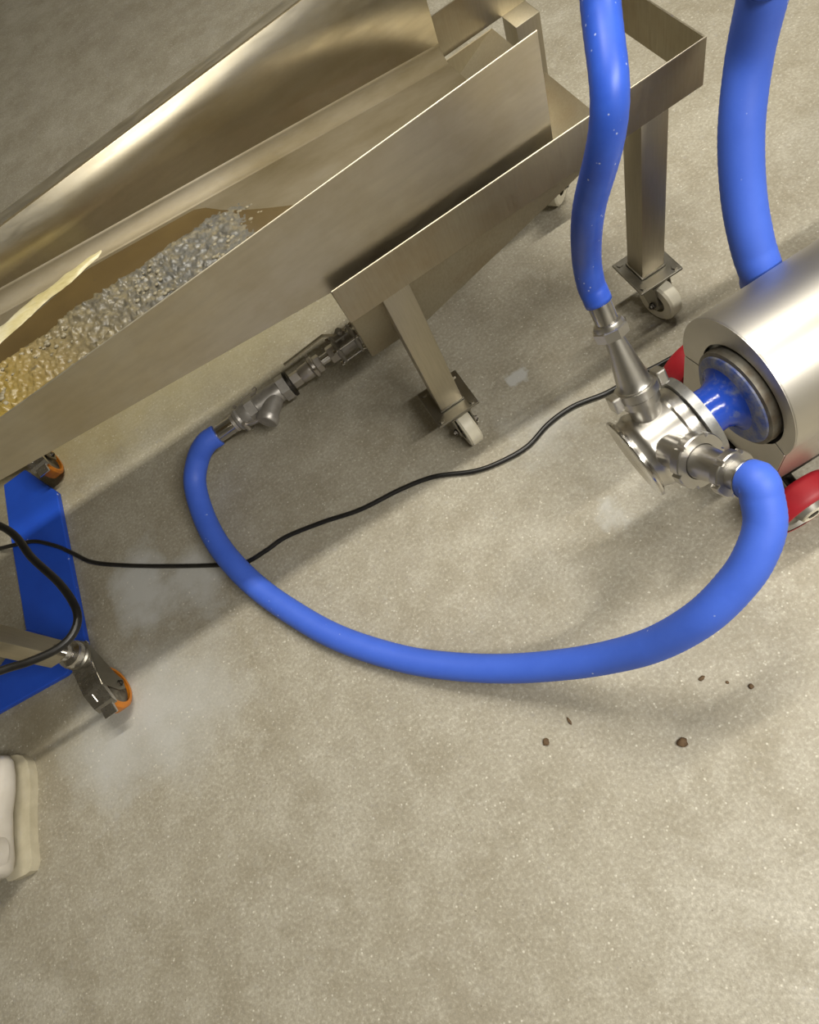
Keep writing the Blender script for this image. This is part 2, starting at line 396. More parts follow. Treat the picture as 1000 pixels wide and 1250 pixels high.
for k in range(620):
    x = random.uniform(-0.75, 0.0); y = random.uniform(TY+0.02, 1.095+(x+0.55)*0.15)
    if noise.noise(Vector((x*9, y*9, 33))) < -0.05: continue
    r = random.uniform(0.0016, 0.0048); ed = min(1.0, max(0.0, (0.02-x)/0.25+0.02))
    g.add([Vector((x, y, zb(x)+0.0015+0.016*ed))+Vector((c.x*r*1.4, c.y*r, c.z*r*0.8)) for c in iv], iff)
o = g.obj('foam_blobs', 'foam', None, True, PI); o['kind'] = 'stuff'
tag(o, 'small pale foam blobs scattered over the trough sediment', 'foam')

# ------------------------------------------------------------------ casters
def cut(o, c):
    m_ = o.modifiers.new('slot', 'BOOLEAN'); m_.operation = 'DIFFERENCE'; m_.object = c; m_.solver = 'EXACT'
    bpy.context.view_layer.update(); me = bpy.data.meshes.new_from_object(o.evaluated_get(bpy.context.evaluated_depsgraph_get()))
    o.modifiers.remove(m_); o.data = me; bpy.data.objects.remove(c)
def caster(parent, piv, ztop, head, r, w, tread, hub, metal, plate=None, trail=0.035, pedal=False, stem=False, hubr=0.5):
    """swivel caster: pivot (x, y), heading angle of the trailing wheel"""
    px, py = piv; d = Vector((math.cos(head), math.sin(head), 0)); ax = Vector((-d.y, d.x, 0)); c = Vector((px, py, r))+d*trail
    zt = ztop-0.006; Rm = Matrix((d, ax, Vector((0, 0, 1)))).transposed()
    g = G()
    g.lathe((px, py, zt), (0, 0, -1), [(0, 0.030), (0.004, 0.034), (0.012, 0.034), (0.018, 0.028), (0.020, 0.0)], 24)
    crown = Vector((px, py, zt-0.020))+d*trail*0.4
    g.box(crown, (0.058, w+0.020, 0.006), Rm, 0.002)
    for s in (-1, 1):
        side = ax*s*(w/2+0.006)
        top = zt-0.018
        q = [Vector((px, py, top))-d*0.022, Vector((px, py, top))+d*(0.022+trail*0.5), c+d*0.018, c-Vector((0, 0, 0.016)), c-d*0.016]
        g.prism([p+side-ax*0.0015 for p in q], ax*0.003)
    k = g.obj('caster', metal, parent, True)
    wv = G().lathe(c-ax*w/2, ax, [(0, r*hubr), (0, r*0.90), (w*0.14, r), (w*0.86, r), (w, r*0.90), (w, r*hubr)], 40, caps=False)
    wv.obj('wheel', tread, k, True)
    G().lathe(c-ax*w*0.46, ax, [(0, 0.0), (0, r*0.22), (w*0.12, r*0.30), (w*0.2, r*hubr*1.02), (w*0.72, r*hubr*1.02), (w*0.8, r*0.3), (w*0.92, r*0.22), (w*0.92, 0)], 28, caps=False).obj('wheel_hub', hub, k, True)
    for s in (-1, 1): G().lathe(c+ax*s*(w/2+0.0075), ax*s, [(0, 0.008), (0.005, 0.008), (0.005, 0.005), (0.009, 0.005), (0.009, 0)], 6).obj('axle_bolt', 'darkmetal', k, False)
    if plate:
        (x0, x1, y0, y1) = plate
        G().box(((x0+x1)/2, (y0+y1)/2, ztop-0.003), (x1-x0, y1-y0, 0.006), None, 0.0015).obj('mounting_plate', metal, k, False)
        for bx, by in ((x0+0.012, y0+0.012), (x1-0.012, y0+0.012), (x0+0.012, y1-0.012), (x1-0.012, y1-0.012)):
            G().lathe((bx, by, ztop), (0, 0, 1), [(0, 0.007), (0.004, 0.007), (0.004, 0)], 6).obj('plate_bolt', metal, k, False)
    if stem:
        G().lathe((px, py, ztop-0.008), (0, 0, 1), [(0, 0.030), (0.012, 0.033), (0.022, 0.030), (0.028, 0.016), (0.034, 0.014), (0.034, 0.020), (0.046, 0.020), (0.046, 0.012), (0.07, 0.012)], 24).obj('swivel_head', 'chrome', k, True)
    if stem:
        def hp(u, z, a): return Vector((px, py, 0))+d*u+ax*a+Vector((0, 0, z))
        hw_ = w/2+0.0085
        top = [(-0.028, ztop-0.022), (0.020, ztop-0.016), (trail+0.012, ztop-0.030), (trail+0.044, ztop-0.052), (trail+0.052, ztop-0.066), (trail+0.040, ztop-0.062), (trail, ztop-0.036), (-0.026, ztop-0.030)]
        G().prism([hp(u, z, -hw_) for u, z in top], ax*(2*hw_)).obj('fork_hood', 'chrome', k, False); hood = [x for x in k.children if x.name.startswith('fork_hood')][-1]
        cut(hood, G().box(hp(trail+0.028, ztop-0.0375, 0), (0.020, 0.016, 0.009), Rm @ Matrix.Rotation(math.radians(34), 3, 'Y')).obj('cutter', 'chrome', k, False))
        G().box(hp(trail+0.060, ztop-0.066, 0), (0.024, 0.034, 0.006), Rm @ Matrix.Rotation(math.radians(18), 3, 'Y'), 0.0015).obj('brake_pedal', 'chrome', k, False)
        for s in (-1, 1):
            q = [(-0.024, ztop-0.022), (0.018, ztop-0.018), (trail+0.012, ztop-0.032), (trail+0.020, r+0.010), (trail+0.012, r-0.014), (trail-0.012, r-0.016), (trail-0.026, r+0.004)]
            G().prism([hp(u, z, s*hw_-0.0015) for u, z in q], ax*0.003).obj('fork_plate', metal, k, False)
    return k

# ------------------------------------------------------------------ wheeled stainless tank
CY, CB, CX0, CX1, CZ, BZ = 0.85, 1.30, 0.015, 0.72, 0.597, 0.515
t = thing('wheeled_tank', 'stainless wheeled tank with square legs and white casters under the trough', 'tank', (0.37, 1.07, 0.0))
th = 0.003
G().prism([(CX0, CY, BZ), (CX1, CY, BZ), (CX1, CY, CZ), (CX0, CY, CZ)], (0, th, 0)).obj('front_panel', 'cart', t, False)
G().cyl((CX0, CY+th/2, CZ), (CX1, CY+th/2, CZ), 0.0014, 10).obj('rim_edge', 'rim', t)
G().prism([(CX0, CY+th, BZ), (CX0, CB, BZ), (CX0, CB, 0.555), (CX0, CY+th, 0.555)], (th, 0, 0)).obj('end_panel', 'cart', t, False)
G().prism([(CX1-th, CY+th, BZ), (CX1-th, CB, BZ), (CX1-th, CB, CZ), (CX1-th, CY+th, CZ)], (th, 0, 0)).obj('end_panel', 'cart', t, False)
G().prism([(CX0, CB, BZ), (CX1, CB, BZ), (CX1, CB, CZ), (CX0, CB, CZ)], (0, th, 0)).obj('back_panel', 'cart', t, False)
SY = CY+0.012; SB = CB-0.012; LEAN = math.tan(math.radians(20))
def sump_pt(px, py):                                     # photo pixel on the leaning front panel
    w = ROT @ _ray((px, py)); k = (SY+(BZ-CAM_H)*LEAN)/(w.y+w.z*LEAN); return CAM+w*k
sA = Vector((CX0+0.004, SY, BZ)); sB = sump_pt(457, 434); sC = sump_pt(520, 391); sD = sump_pt(607, 308)
sB.x = CX0+0.004; sB.z = sC.z; sB.y = sC.y = SY+(BZ-sC.z)*LEAN
e = sD-sC; sE = sC+e*((BZ-sC.z)/e.z); sE.x = min(sE.x, CX1-0.01)
def sheet(name, pts):
    o = mesh_obj(name, pts, [tuple(range(len(pts)))], 'cart', t, False); m_ = o.modifiers.new('sheet', 'SOLIDIFY'); m_.thickness = 0.003; m_.offset = 0; return o
def bk(p): return Vector((p.x, SB, p.z))
sheet('sump_front', [sA, sB, sC, sE]); sheet('sump_back', [bk(sA), bk(sB), bk(sC), bk(sE)])
sheet('sump_end', [sA, sB, bk(sB), bk(sA)]); sheet('sump_bottom', [sB, sC, bk(sC), bk(sB)]); sheet('sump_slope', [sC, sE, bk(sE), bk(sC)])
SUMPZ = sC.z
for (lx, ly) in ((0.081, CY-0.001), (0.60, CY-0.001), (0.081, CB-0.054), (0.60, CB-0.054)):
    z1 = BZ
    G().box((lx+0.0275, ly+0.0275+0.001, (0.130+z1)/2), (0.055, 0.055, z1-0.130), None, 0.003).obj('leg', 'leg2', t, True)
    G().box((lx+0.0275, ly+0.0285, 0.1335), (0.061, 0.061, 0.005), None, 0.002).obj('weld_collar', 'zinc', t, True)
    if ly < 1 and lx < 0.3: caster(t, (lx+0.030, ly+0.025), 0.130, math.radians(-86), 0.050, 0.033, 'nylon', 'nylonhub', 'zinc', (lx-0.024, lx+0.079, ly-0.030, ly+0.078), 0.038)
    elif ly < 1: caster(t, (lx+0.028, ly+0.025), 0.130, math.radians(-78), 0.050, 0.033, 'nylon', 'nylonhub', 'zinc', (lx-0.024, lx+0.079, ly-0.030, ly+0.078), 0.040)
    else: caster(t, (lx+0.03, ly+0.025), 0.130, math.radians(40), 0.050, 0.033, 'nylon', 'nylonhub', 'zinc', (lx-0.024, lx+0.079, ly-0.030, ly+0.078), 0.038)

# ------------------------------------------------------------------ valve train (tank outlet to hose)
VZ = 0.10
VA = atz(263, 533, VZ); VB = atz(432, 413, VZ); VD = (VB-VA).normalized(); VS = (VB-VA).length/207.0
VN = Vector((VD.y, -VD.x, 0)); UP = Vector((0, 0, 1))                  # VN points towards the camera side
def vp(u, n=0.0, z=0.0): return VA+VD*(u*VS)+VN*(n*VS)+UP*(z*VS)
t = thing('valve_assembly', 'row of steel pipe fittings with strainer and lever ball valve joined to the hose', 'valve', (vp(110).x, vp(110).y, 0))
def vl(name, mat, prof, n=28, smooth=True, parent=None):
    return G().lathe(vp(0), VD, [(u*VS, r*VS) for u, r in prof], n).obj(name, mat, parent or t, smooth)
vl('hose_ferrule', 'polished', [(-2, 10.3), (27, 10.3), (28, 11)])
vl('collar', 'fitting', [(27, 8.5), (28, 11.5), (32, 11.5), (33, 8.5)])
cp = vl('coupler', 'castfit', [(32, 9), (33, 13), (37, 14.5), (40, 13.2), (48, 15.5), (52, 15.5)])
for s in (-1, 1):
    g = G(); a = vp(42, s*15, 3); b = vp(70, s*19, 2)
    g.tube([vp(38, s*14, 0), a, vp(52, s*20, 3), b], 1.7*VS, 8); g.cyl(vp(40, s*15, -7), vp(40, s*15, 7), 2.6*VS, 12)
    k = g.obj('cam_lever', 'fitting', cp); G().tube([b, vp(74, s*20, 4), vp(74, s*20, 9), vp(69, s*20, 8)], 1.0*VS, 8).obj('pull_ring', 'fitting', cp)
vl('hex_end', 'castfit', [(51, 14), (52, 16.5), (63, 16.5), (64, 14)], 6, False)
yb = vl('strainer_body', 'castfit', [(62, 13), (66, 12.5), (82, 14), (96, 13), (100, 12.5)])
br = (VD*-0.70+VN*0.72).normalized()
G().lathe(vp(92), br, [(0, 11*VS), (30*VS, 11.5*VS), (31*VS, 13.5*VS), (38*VS, 13.5*VS), (40*VS, 12*VS), (40.5*VS, 0)], 24).obj('strainer_cap', 'castfit', yb)
vl('hex_end', 'castfit', [(98, 14), (99, 16.5), (110, 16.5), (111, 14)], 6, False)
vl('gasket_flange', 'darkmetal', [(111, 17), (114.5, 17)])
vl('hex_nipple', 'fitting', [(114.5, 8), (116, 9.5), (127, 9.5), (128, 8)], 6, False)
vl('union_body', 'fitting', [(127, 8), (130, 10), (143, 10.5), (145, 9)])
vl('union_ring', 'fitting', [(145, 12), (146, 13.5), (149.5, 13.5), (150.5, 12)])
for a in range(3):
    aa = a*2.1+0.5; G().box(vp(147.5)+(VN*math.cos(aa)+UP*math.sin(aa))*15*VS, (4*VS, 4*VS, 5*VS), None, 0.001).obj('union_lug', 'fitting', t, False)
vl('union_nut', 'fitting', [(150, 9), (151, 11), (158, 11), (159, 9)], 6, False)
vl('nipple', 'polished', [(158, 6.2), (171, 6.2)])
vl('hex_end', 'fitting', [(170, 9), (171, 11), (181, 11), (182, 9)], 6, False)
bv = vl('ball_valve_body', 'castfit', [(180, 10), (182, 13), (186, 13), (187, 11.5), (205, 11.5), (206, 13), (210, 13), (212, 10)])
for sn in (-1, 1):
    for sz in (-1, 1):
        G().cyl(vp(179, sn*11.5, sz*11.5), vp(213, sn*11.5, sz*11.5), 1.6*VS, 10).lathe(vp(177, sn*11.5, sz*11.5), VD, [(0, 3*VS), (4*VS, 3*VS)], 6).lathe(vp(211, sn*11.5, sz*11.5), VD, [(0, 3*VS), (4*VS, 3*VS)], 6).obj('tie_bolt', 'polished', bv)
for u in (184, 208): G().box(vp(u), (3.5*VS, 27*VS, 27*VS), Matrix((VD, VN, UP)).transposed(), 0.003).obj('body_flange', 'castfit', bv, False)
g = G(); g.cyl(vp(196, 0, 8), vp(196, 0, 24), 3.6*VS, 14); g.box(vp(194, 0, 19), (16*VS, 12*VS, 3*VS), Matrix((VD, VN, UP)).transposed(), 0.001)
g.lathe(vp(196, 0, 24), UP, [(0, 4*VS), (3*VS, 4*VS), (3*VS, 0)], 6); g.obj('valve_stem', 'castfit', bv)
g = G(); hw = 1.5
path = [(203, 22), (188, 24), (178, 34), (122, 31)]
for (u0, z0), (u1, z1) in zip(path, path[1:]):
    a = vp(u0, 0, z0); b = vp(u1, 0, z1); e = (b-a); L = e.length; e.normalize()
    g.box((a+b)/2, (L+0.002, hw*2*VS, 0.0045), Matrix((e, VN, e.cross(VN))).transposed())
g.obj('lever_handle', 'rim', bv, False)
vl('hex_end', 'fitting', [(211, 9), (212, 11.5), (220, 11.5), (221, 9)], 6, False)
vl('gasket_ring', 'blackgap', [(219, 12.5), (223, 12.5)])
OUT = Vector((0.088, vp(240).y, VZ))
g = G(); e0 = vp(222)
g.tube(spline([e0, vp(240), OUT-Vector((0.035, 0, 0)), OUT-Vector((0.010, 0, -0.010)), OUT+Vector((0, 0, 0.035)), OUT+Vector((0, 0, 0.12)), Vector((OUT.x, OUT.y, SUMPZ-0.002))], 0.008), 0.021, 18)
g.obj('outlet_pipe', 'fitting', t)

# ------------------------------------------------------------------ pump on red wheels
PY, PZ, PX = 0.442, 0.316, 0.34
AX = Vector((1, 0, 0))
pump = thing('transfer_pump', 'stainless transfer pump with blue flange and shrouded motor on red wheels', 'pump', (0.6, PY, 0))
def pl(name, mat, prof, y=PY, z=PZ, n=48, parent=None, smooth=True):
    return G().lathe((0, y, z), AX, prof, n).obj(name, mat, parent or pump, smooth)
HP = math.radians(9); HO = Vector((0.415, PY, PZ)); HD = Vector((math.cos(HP), 0, math.sin(HP)))      # the head dips a little towards its cover
def hl(name, mat, prof, n=56, parent=None, smooth=True):
    return G().lathe(HO-HD*0.415, HD, prof, n).obj(name, mat, parent or pump, smooth)
case = hl('pump_casing', 'satin', [(0.297, 0.0), (0.297, 0.066), (0.300, 0.0665), (0.306, 0.0668), (0.311, 0.0695), (0.316, 0.0715), (0.321, 0.0710), (0.326, 0.0690), (0.376, 0.0690), (0.380, 0.0725), (0.387, 0.0725), (0.388, 0.069), (0.399, 0.069)])
cov = hl('front_cover', 'polished', [(0.2945, 0.0), (0.2945, 0.058), (0.290, 0.070), (0.2895, 0.0755), (0.292, 0.0775), (0.2955, 0.0765), (0.2985, 0.0715), (0.301, 0.066)])
def back_plate():
    u, w_ = frame(HD); v = []
    for k in range(64):
        a = 2*PI*k/64; r = 0.0800+0.003*math.cos(2*(a-0.5)); v.append(HO-HD*0.015+Vector((0, -0.002, 0.001))+(u*math.cos(a)+w_*math.sin(a))*r)
    return G().prism(v, HD*0.015).obj('back_plate', 'cast', pump, True)
bp = back_plate()
MY, MZ = 0.428, 0.318
pl('bearing_housing', 'wetblue', [(0.412, 0.040), (0.425, 0.041), (0.44, 0.040), (0.453, 0.044), (0.463, 0.054), (0.468, 0.068)], MY+0.006, MZ)
fl = pl('motor_flange', 'wornblue', [(0.464, 0.03), (0.466, 0.076), (0.470, 0.082), (0.474, 0.083)], MY, MZ)
pl('flange_edge', 'rimworn', [(0.473, 0.083), (0.475, 0.089), (0.488, 0.090), (0.494, 0.088), (0.498, 0.080)], MY, MZ, parent=fl)
# motor shroud: half-round cover above, straight-sided pan below
SX0, SX1, SR, SEAM, SBOT, HR = 0.49, 1.12, 0.1345, 0.272, 0.150, 0.096
aL = math.acos((SEAM-PZ)/SR)                       # angle from the top down to the seam
arc = [(PY+SR*math.sin(a), PZ+SR*math.cos(a)) for a in [aL-2*aL*k/56 for k in range(57)]]
G().add([(x, y, z) for x in (SX0, SX1) for y, z in arc], [(k, k+1, 58+k, 57+k) for k in range(56)]).obj('shroud_cover', 'shroud', pump, True, PI)
dy = (MY-PY)
def hole(k, n, z0=None): return None
inner = []
for (y, z) in arc:
    a = math.atan2(y-MY, z-MZ); inner.append((MY+HR*math.sin(a), MZ+HR*math.cos(a)))
f = [(k, k+1, 58+k, 57+k) for k in range(56)]
en = G().add([(SX0, y, z) for y, z in arc]+[(SX0, y, z) for y, z in inner], f).obj('shroud_end_plate', 'shroud', pump, False)
md = en.modifiers.new('sheet', 'SOLIDIFY'); md.thickness = 0.003; md.offset = 0
# lower pan
yl, yr = arc[0][0]-0.001, arc[-1][0]+0.001
G().add([(x, y, z) for x in (SX0+0.002, SX1) for y, z in ((yl, SEAM-0.002), (yl-0.004, SBOT), (yr+0.004, SBOT), (yr, SEAM-0.002))], [(0, 1, 5, 4), (1, 2, 6, 5), (2, 3, 7, 6)]).obj('shroud_pan', 'shroud', pump, False)
li = [p for p in inner]
low = [(MY+HR*math.sin(a), MZ+HR*math.cos(a)) for a in [math.atan2(inner[0][0]-MY, inner[0][1]-MZ)+(2*PI-math.atan2(inner[0][0]-MY, inner[0][1]-MZ)+math.atan2(inner[-1][0]-MY, inner[-1][1]-MZ))*k/20 for k in range(21)]]
seamgap = 0.0022
poly = [(SX0, y, z-seamgap) for y, z in low]+[(SX0, yr, SEAM-seamgap), (SX0, yr+0.004, SBOT), (SX0, yl-0.004, SBOT), (SX0, yl, SEAM-seamgap)]
G().prism(poly, (-0.002, 0, 0)).obj('pan_end_plate', 'shroud', pump, False)
pl('motor_body', 'cast', [(0.500, 0.0), (0.500, 0.10), (1.08, 0.10), (1.08, 0.0)], PY, PZ, 32)
G().add([(SX1, y, z) for y, z in arc]+[(SX1, yr, SBOT), (SX1, yl, SBOT)], [tuple(range(59))]).obj('shroud_back', 'shroud', pump, False)
# trolley chassis and wheels
G().box((0.80, PY, 0.135), (0.64, 0.24, 0.022), None, 0.003).obj('chassis', 'darkmetal', pump, False)
def wheel(x, y, side):
    R, w = 0.070, 0.050; o = (x, y, R); d = (0, side, 0)
    k = G().lathe(o, d, [(-w/2, 0.050), (-w/2, 0.062), (-w/2+0.005, 0.067), (-w/2+0.012, R), (w/2-0.012, R), (w/2-0.004, 0.067), (w/2, 0.0635), (w/2, 0.058)], 56, caps=False).obj('wheel', 'red', pump)
    G().lathe(o, d, [(-w/2+0.004, 0.0), (-w/2+0.004, 0.058), (w/2-0.002, 0.060), (w/2-0.001, 0.056), (w/2-0.010, 0.052), (w/2-0.010, 0.028), (w/2, 0.024), (w/2+0.004, 0.022)], 40, caps=False).obj('wheel_hub', 'hubpaint', k)
    G().lathe(o, d, [(w/2-0.02, 0.0225), (w/2+0.005, 0.0225), (w/2+0.007, 0.020), (w/2+0.002, 0.014), (w/2+0.002, 0.0)], 28, caps=False).obj('hub_ring', 'nylon', k)
    G().lathe(o, d, [(w/2, 0.010), (w/2+0.007, 0.010), (w/2+0.007, 0)], 6).obj('axle_nut', 'darkmetal', k, False)
    return k
for x in (0.545, 1.05):
    wheel(x-0.008, 0.281, -1); wheel(x+0.03, 0.636, 1)
    G().cyl((x, 0.275, 0.07), (x+0.03, 0.63, 0.07), 0.010, 14).obj('axle', 'darkmetal', pump)
    for yb_ in (0.345, 0.575): G().box((x+0.015, yb_, 0.096), (0.06, 0.012, 0.072), None, 0.002).obj('axle_bracket', 'darkmetal', pump, False)
# ports
D1 = Vector((0, 0.103, 0.152)).normalized(); O1 = Vector((PX, PY, PZ))
def p1(name, mat, prof, n=36, parent=None, smooth=True): return G().lathe(O1, D1, prof, n).obj(name, mat, parent or pump, smooth)
p1('port_stub', 'satin', [(0.035, 0.0255), (0.0775, 0.0262), (0.078, 0.0305), (0.0915, 0.0305), (0.092, 0.027)])
p1('ferrule', 'satin', [(0.0918, 0.0275), (0.0935, 0.0275), (0.094, 0.0310), (0.111, 0.0310), (0.112, 0.029)])
cl = p1('pipe_clamp', 'satin', [(0.0945, 0.0310), (0.095, 0.0350), (0.1095, 0.0350), (0.110, 0.0310)])
for s in (-1, 1):
    side = Vector((s, 0, 0)); c = O1+D1*0.103+side*0.0410+Vector((0, -0.002, 0))
    G().box(c, (0.016, 0.026, 0.026), Matrix((Vector((1, 0, 0)), D1.cross(Vector((1, 0, 0))), D1)).transposed(), 0.003).obj('clamp_ear', 'satin', cl, False)
p1('tapered_reducer', 'satin', [(0.112, 0.029), (0.117, 0.0265), (0.128, 0.0255), (0.195, 0.0150), (0.208, 0.0140)])
p1('union_nut', 'satin', [(0.203, 0.018), (0.205, 0.0275), (0.2205, 0.0285), (0.223, 0.024), (0.224, 0.015)], 8, None, False)
p1('nut_collar', 'satin', [(0.219, 0.0235), (0.222, 0.0245), (0.229, 0.022), (0.231, 0.016)])
p1('hose_stem', 'polished', [(0.226, 0.0175), (0.268, 0.0180), (0.271, 0.0165)])
A2 = atx(845, 559, PX); B2 = atz(914, 585, 0.440); D2 = (B2-A2).normalized(); L2 = (B2-A2).length
def p2(name, mat, prof, n=40, smooth=True): return G().lathe(A2, D2, prof, n).obj(name, mat, pump, smooth)
p2('port_stub', 'satin', [(-0.050, 0.0280), (0.006, 0.0290), (0.007, 0.0330), (0.010, 0.0330)])
def slotted(name, u0, u1, R, rin, n=6):
    uu, ww = frame(D2); m = 96; ring = []
    for i in range(m):
        a = 2*PI*i/m; q = ((a-0.35)*n/(2*PI)+0.5) % 1-0.5
        ring.append((a, R-0.0045 if abs(q)*2*PI/n*R < 0.0036 else R))
    v = []; f = []
    for (u, ins) in ((u0, 0.0), (u0+0.0015, None), (u1-0.002, None), (u1, 0.0)):
        for a, r in ring: v.append(A2+D2*u+(uu*math.cos(a)+ww*math.sin(a))*(r-0.0015 if ins is not None else r))
    for u in (u1, u0):
        for a, r in ring: v.append(A2+D2*u+(uu*math.cos(a)+ww*math.sin(a))*rin)
    for k in range(5):
        for i in range(m): f.append((k*m+i, k*m+(i+1) % m, (k+1)*m+(i+1) % m, (k+1)*m+i))
    for i in range(m): f.append((5*m+i, 5*m+(i+1) % m, (i+1) % m, i))
    return G().add(v, f).obj(name, 'satin', pump, True, math.radians(25))
slotted('slotted_nut', 0.002, 0.021, 0.0440, 0.0285)
p2('reducer_tube', 'satin', [(0.010, 0.0285), (0.020, 0.0275), (L2*0.45, 0.0245), (L2*0.68, 0.0225)])
slotted('slotted_nut', L2*0.66, L2*0.66+0.016, 0.0350, 0.0225)
p2('hose_stem', 'satin', [(L2*0.66+0.008, 0.0225), (L2*1.03, 0.0225), (L2*1.04, 0.020)])
G().lathe(A2, D2, [(L2*0.99, 0.0290), (L2*0.995, 0.0296), (L2*1.005, 0.0290)], 36).obj('hose_clip', 'polished', pump)

# ------------------------------------------------------------------ hoses
HRAD = 0.0285
hs = A2+D2*L2
ctrl = [hs, hs+D2*0.016]
for px, py, z in ((930, 607, 0.438), (934, 638, 0.420), (925, 671, 0.400), (903, 708, 0.370), (858, 753, 0.320), (800, 786, 0.240), (740, 803, 0.165), (680, 812, 0.110), (620, 816, 0.070),
                  (560, 814, 0.046), (500, 806, 0.034), (440, 789, 0.030), (395, 770, 0.029), (350, 743, 0.030), (318, 720, 0.033), (290, 694, 0.042), (266, 664, 0.040), (248, 628, 0.038), (238, 590, 0.052), (242, 560, 0.078)):
    ctrl.append(atz(px, py, z))
ctrl += [vp(-14), vp(3)]
hose = G().tube(spline(ctrl, 0.004), HRAD, 24, 0.0002).obj('blue_hose', 'hose', None, True, PI)
tag(hose, 'thick blue rubber hose sweeping over the floor from pump to valve', 'hose')
H1 = O1+D1*0.262
ctrl = [H1, H1+D1*0.02]
p = atx(721, 345, PX); ctrl += [p, atx(716, 312, PX), atx(719, 255, PX-0.005), atx(735, 170, PX-0.01)+Vector((0.03, 0.03, 0)), Vector((0.42, 0.66, 0.96)), Vector((0.50, 0.70, 1.25)), Vector((0.62, 0.72, 1.6)), Vector((0.72, 0.72, 2.2)), Vector((0.74, 0.72, CEIL))]
tag(G().tube(spline(ctrl, 0.006), 0.0205, 20, 0.00015).obj('blue_hose', 'hose_wet', None, True, PI), 'thin white-speckled blue hose rising from the tapered pump outlet', 'hose')
ctrl = [(0.96, 0.70, 0.036), (0.88, 0.695, 0.040), (0.79, 0.685, 0.085), (0.735, 0.665, 0.18)]
ctrl += [atz(930, 335, 0.31), atz(919, 300, 0.37), atz(908, 240, 0.44), atz(905, 160, 0.52), atz(915, 70, 0.60), atz(935, -20, 0.70), atz(960, -130, 0.80)]
ctrl += [(1.05, 1.05, 1.05), (1.10, 1.10, 1.6), (1.10, 1.12, CEIL)]
tag(G().tube(spline(ctrl, 0.006), 0.0345, 24, 0.0002).obj('blue_hose', 'hose', None, True, PI), 'thick blue hose rising from the floor behind the motor shroud', 'hose')

# ------------------------------------------------------------------ stand on orange casters, left
STX = -0.945
t = thing('wheeled_stand', 'stainless stand on round-headed orange casters beside the blue base frame', 'stand', (-1.3, 1.15, 0))
legs = [(-0.940, 0.842), (-0.935, 1.578), (-1.62, 0.842), (-1.62, 1.575)]
for i, (lx, ly) in enumerate(legs):
    G().box((lx, ly, 0.4275), (0.046, 0.046, 0.495), None, 0.003).obj('leg', 'leg2', t)
    c = legs[i]
    c = (-0.925, 0.838) if i == 0 else c
    hd = (math.radians(-88), math.radians(-84), math.radians(-120), math.radians(100))[i]
    caster(t, c, 0.150, hd, 0.056, 0.034, 'orange', 'hubgrey', 'zinc', None, 0.078 if i == 0 else 0.065, 1 if i == 0 else False, True, 0.78)
for (a, b) in ((0, 2), (1, 3)):
    G().box(((legs[a][0]+legs[b][0])/2, legs[a][1]  , 0.652), (abs(legs[a][0]-legs[b][0]), 0.046, 0.046), None, 0.003).obj('rail', 'leg2', t)
for (a, b) in ((0, 1), (2, 3)):
    G().box((legs[a][0], (legs[a][1]+legs[b][1])/2  , 0.652), (0.046, abs(legs[a][1]-legs[b][1])-0.046, 0.046), None, 0.003).obj('rail', 'leg2', t)

# blue base plate on the floor
bz = 0.018
def b2(px, py): p = atz(px, py, bz); return (p.x, p.y)
o1, o2, o3, o4, o5 = b2(4, 592), b2(30, 573), b2(69, 600), b2(106, 792), b2(79, 824)
i1, i2 = b2(10, 640), b2(31, 768)
blue = thing('base_plate', 'flat blue painted L-shaped base plate with cut corners on the floor', 'plate', (-1.15, 1.2, 0))
def band(name, pts, mat='bluepaint', z=bz):
    o = G().prism([(x, y, 0.001) for x, y in pts], (0, 0, z-0.001)).obj(name, mat, blue, False)
    b = o.modifiers.new('edge', 'BEVEL'); b.width = 0.003; b.segments = 2; return o
band('side_bar', [o1, o2, o3, o4, i2, i1])
e5 = b2(-120, 935); e6 = b2(-120, 870); i3 = b2(0, 812)
band('near_bar', [o4, o5, e5, e6, i3, i2])

# ------------------------------------------------------------------ cables
ctrl = [(-1.62, 1.575, 0.684), (-1.35, 1.42, 0.50), (-1.08, 1.30, 0.36)]
for px, py, z in ((0, 642, 0.31), (40, 682, 0.29), (75, 715, 0.28), (94, 747, 0.27), (90, 772, 0.27), (70, 792, 0.28), (35, 808, 0.30), (0, 819, 0.32)):
    ctrl.append(atz(px, py, z))
ctrl += [(-1.15, 0.80, 0.40), (-1.35, 0.82, 0.50), (-1.60, 0.845, 0.684)]
tag(G().tube(spline(ctrl, 0.008), 0.0088, 14).obj('thick_cable', 'cord', None, True, PI), 'thick black cable hanging in a loop above the blue frame', 'cable')
CR = 0.0058
ctrl = [(-1.55, 1.28, CR), (-1.36, 1.27, CR)]
for px, py, z in ((-40, 675, CR), (-8, 671, CR+0.004), (14, 666, bz+CR), (28, 663, bz+CR), (45, 661, bz+CR), (70, 667, bz+CR), (88, 675, bz+CR), (112, 686, CR+0.004), (150, 690, CR), (200, 691, CR), (260, 690, CR), (298, 687, CR), (325, 672, CR), (350, 655, CR), (395, 637, CR),
                  (440, 622, CR), (490, 597, CR), (530, 582, CR), (580, 575, CR), (615, 562, CR), (645, 544, CR), (670, 517, CR), (700, 496, CR), (740, 480, CR), (770, 463, CR), (800, 448, CR), (838, 430, CR)):
    ctrl.append(atz(px, py, z))
ctrl += [(0.70, 0.66, CR), (0.80, 0.56, 0.02), (0.85, 0.50, 0.07), (0.86, 0.48, 0.124)]
tag(G().tube(spline(ctrl, 0.008), CR, 12).obj('power_cord', 'cord', None, True, PI), 'thin black power cord running across the concrete under the blue hose', 'cord')

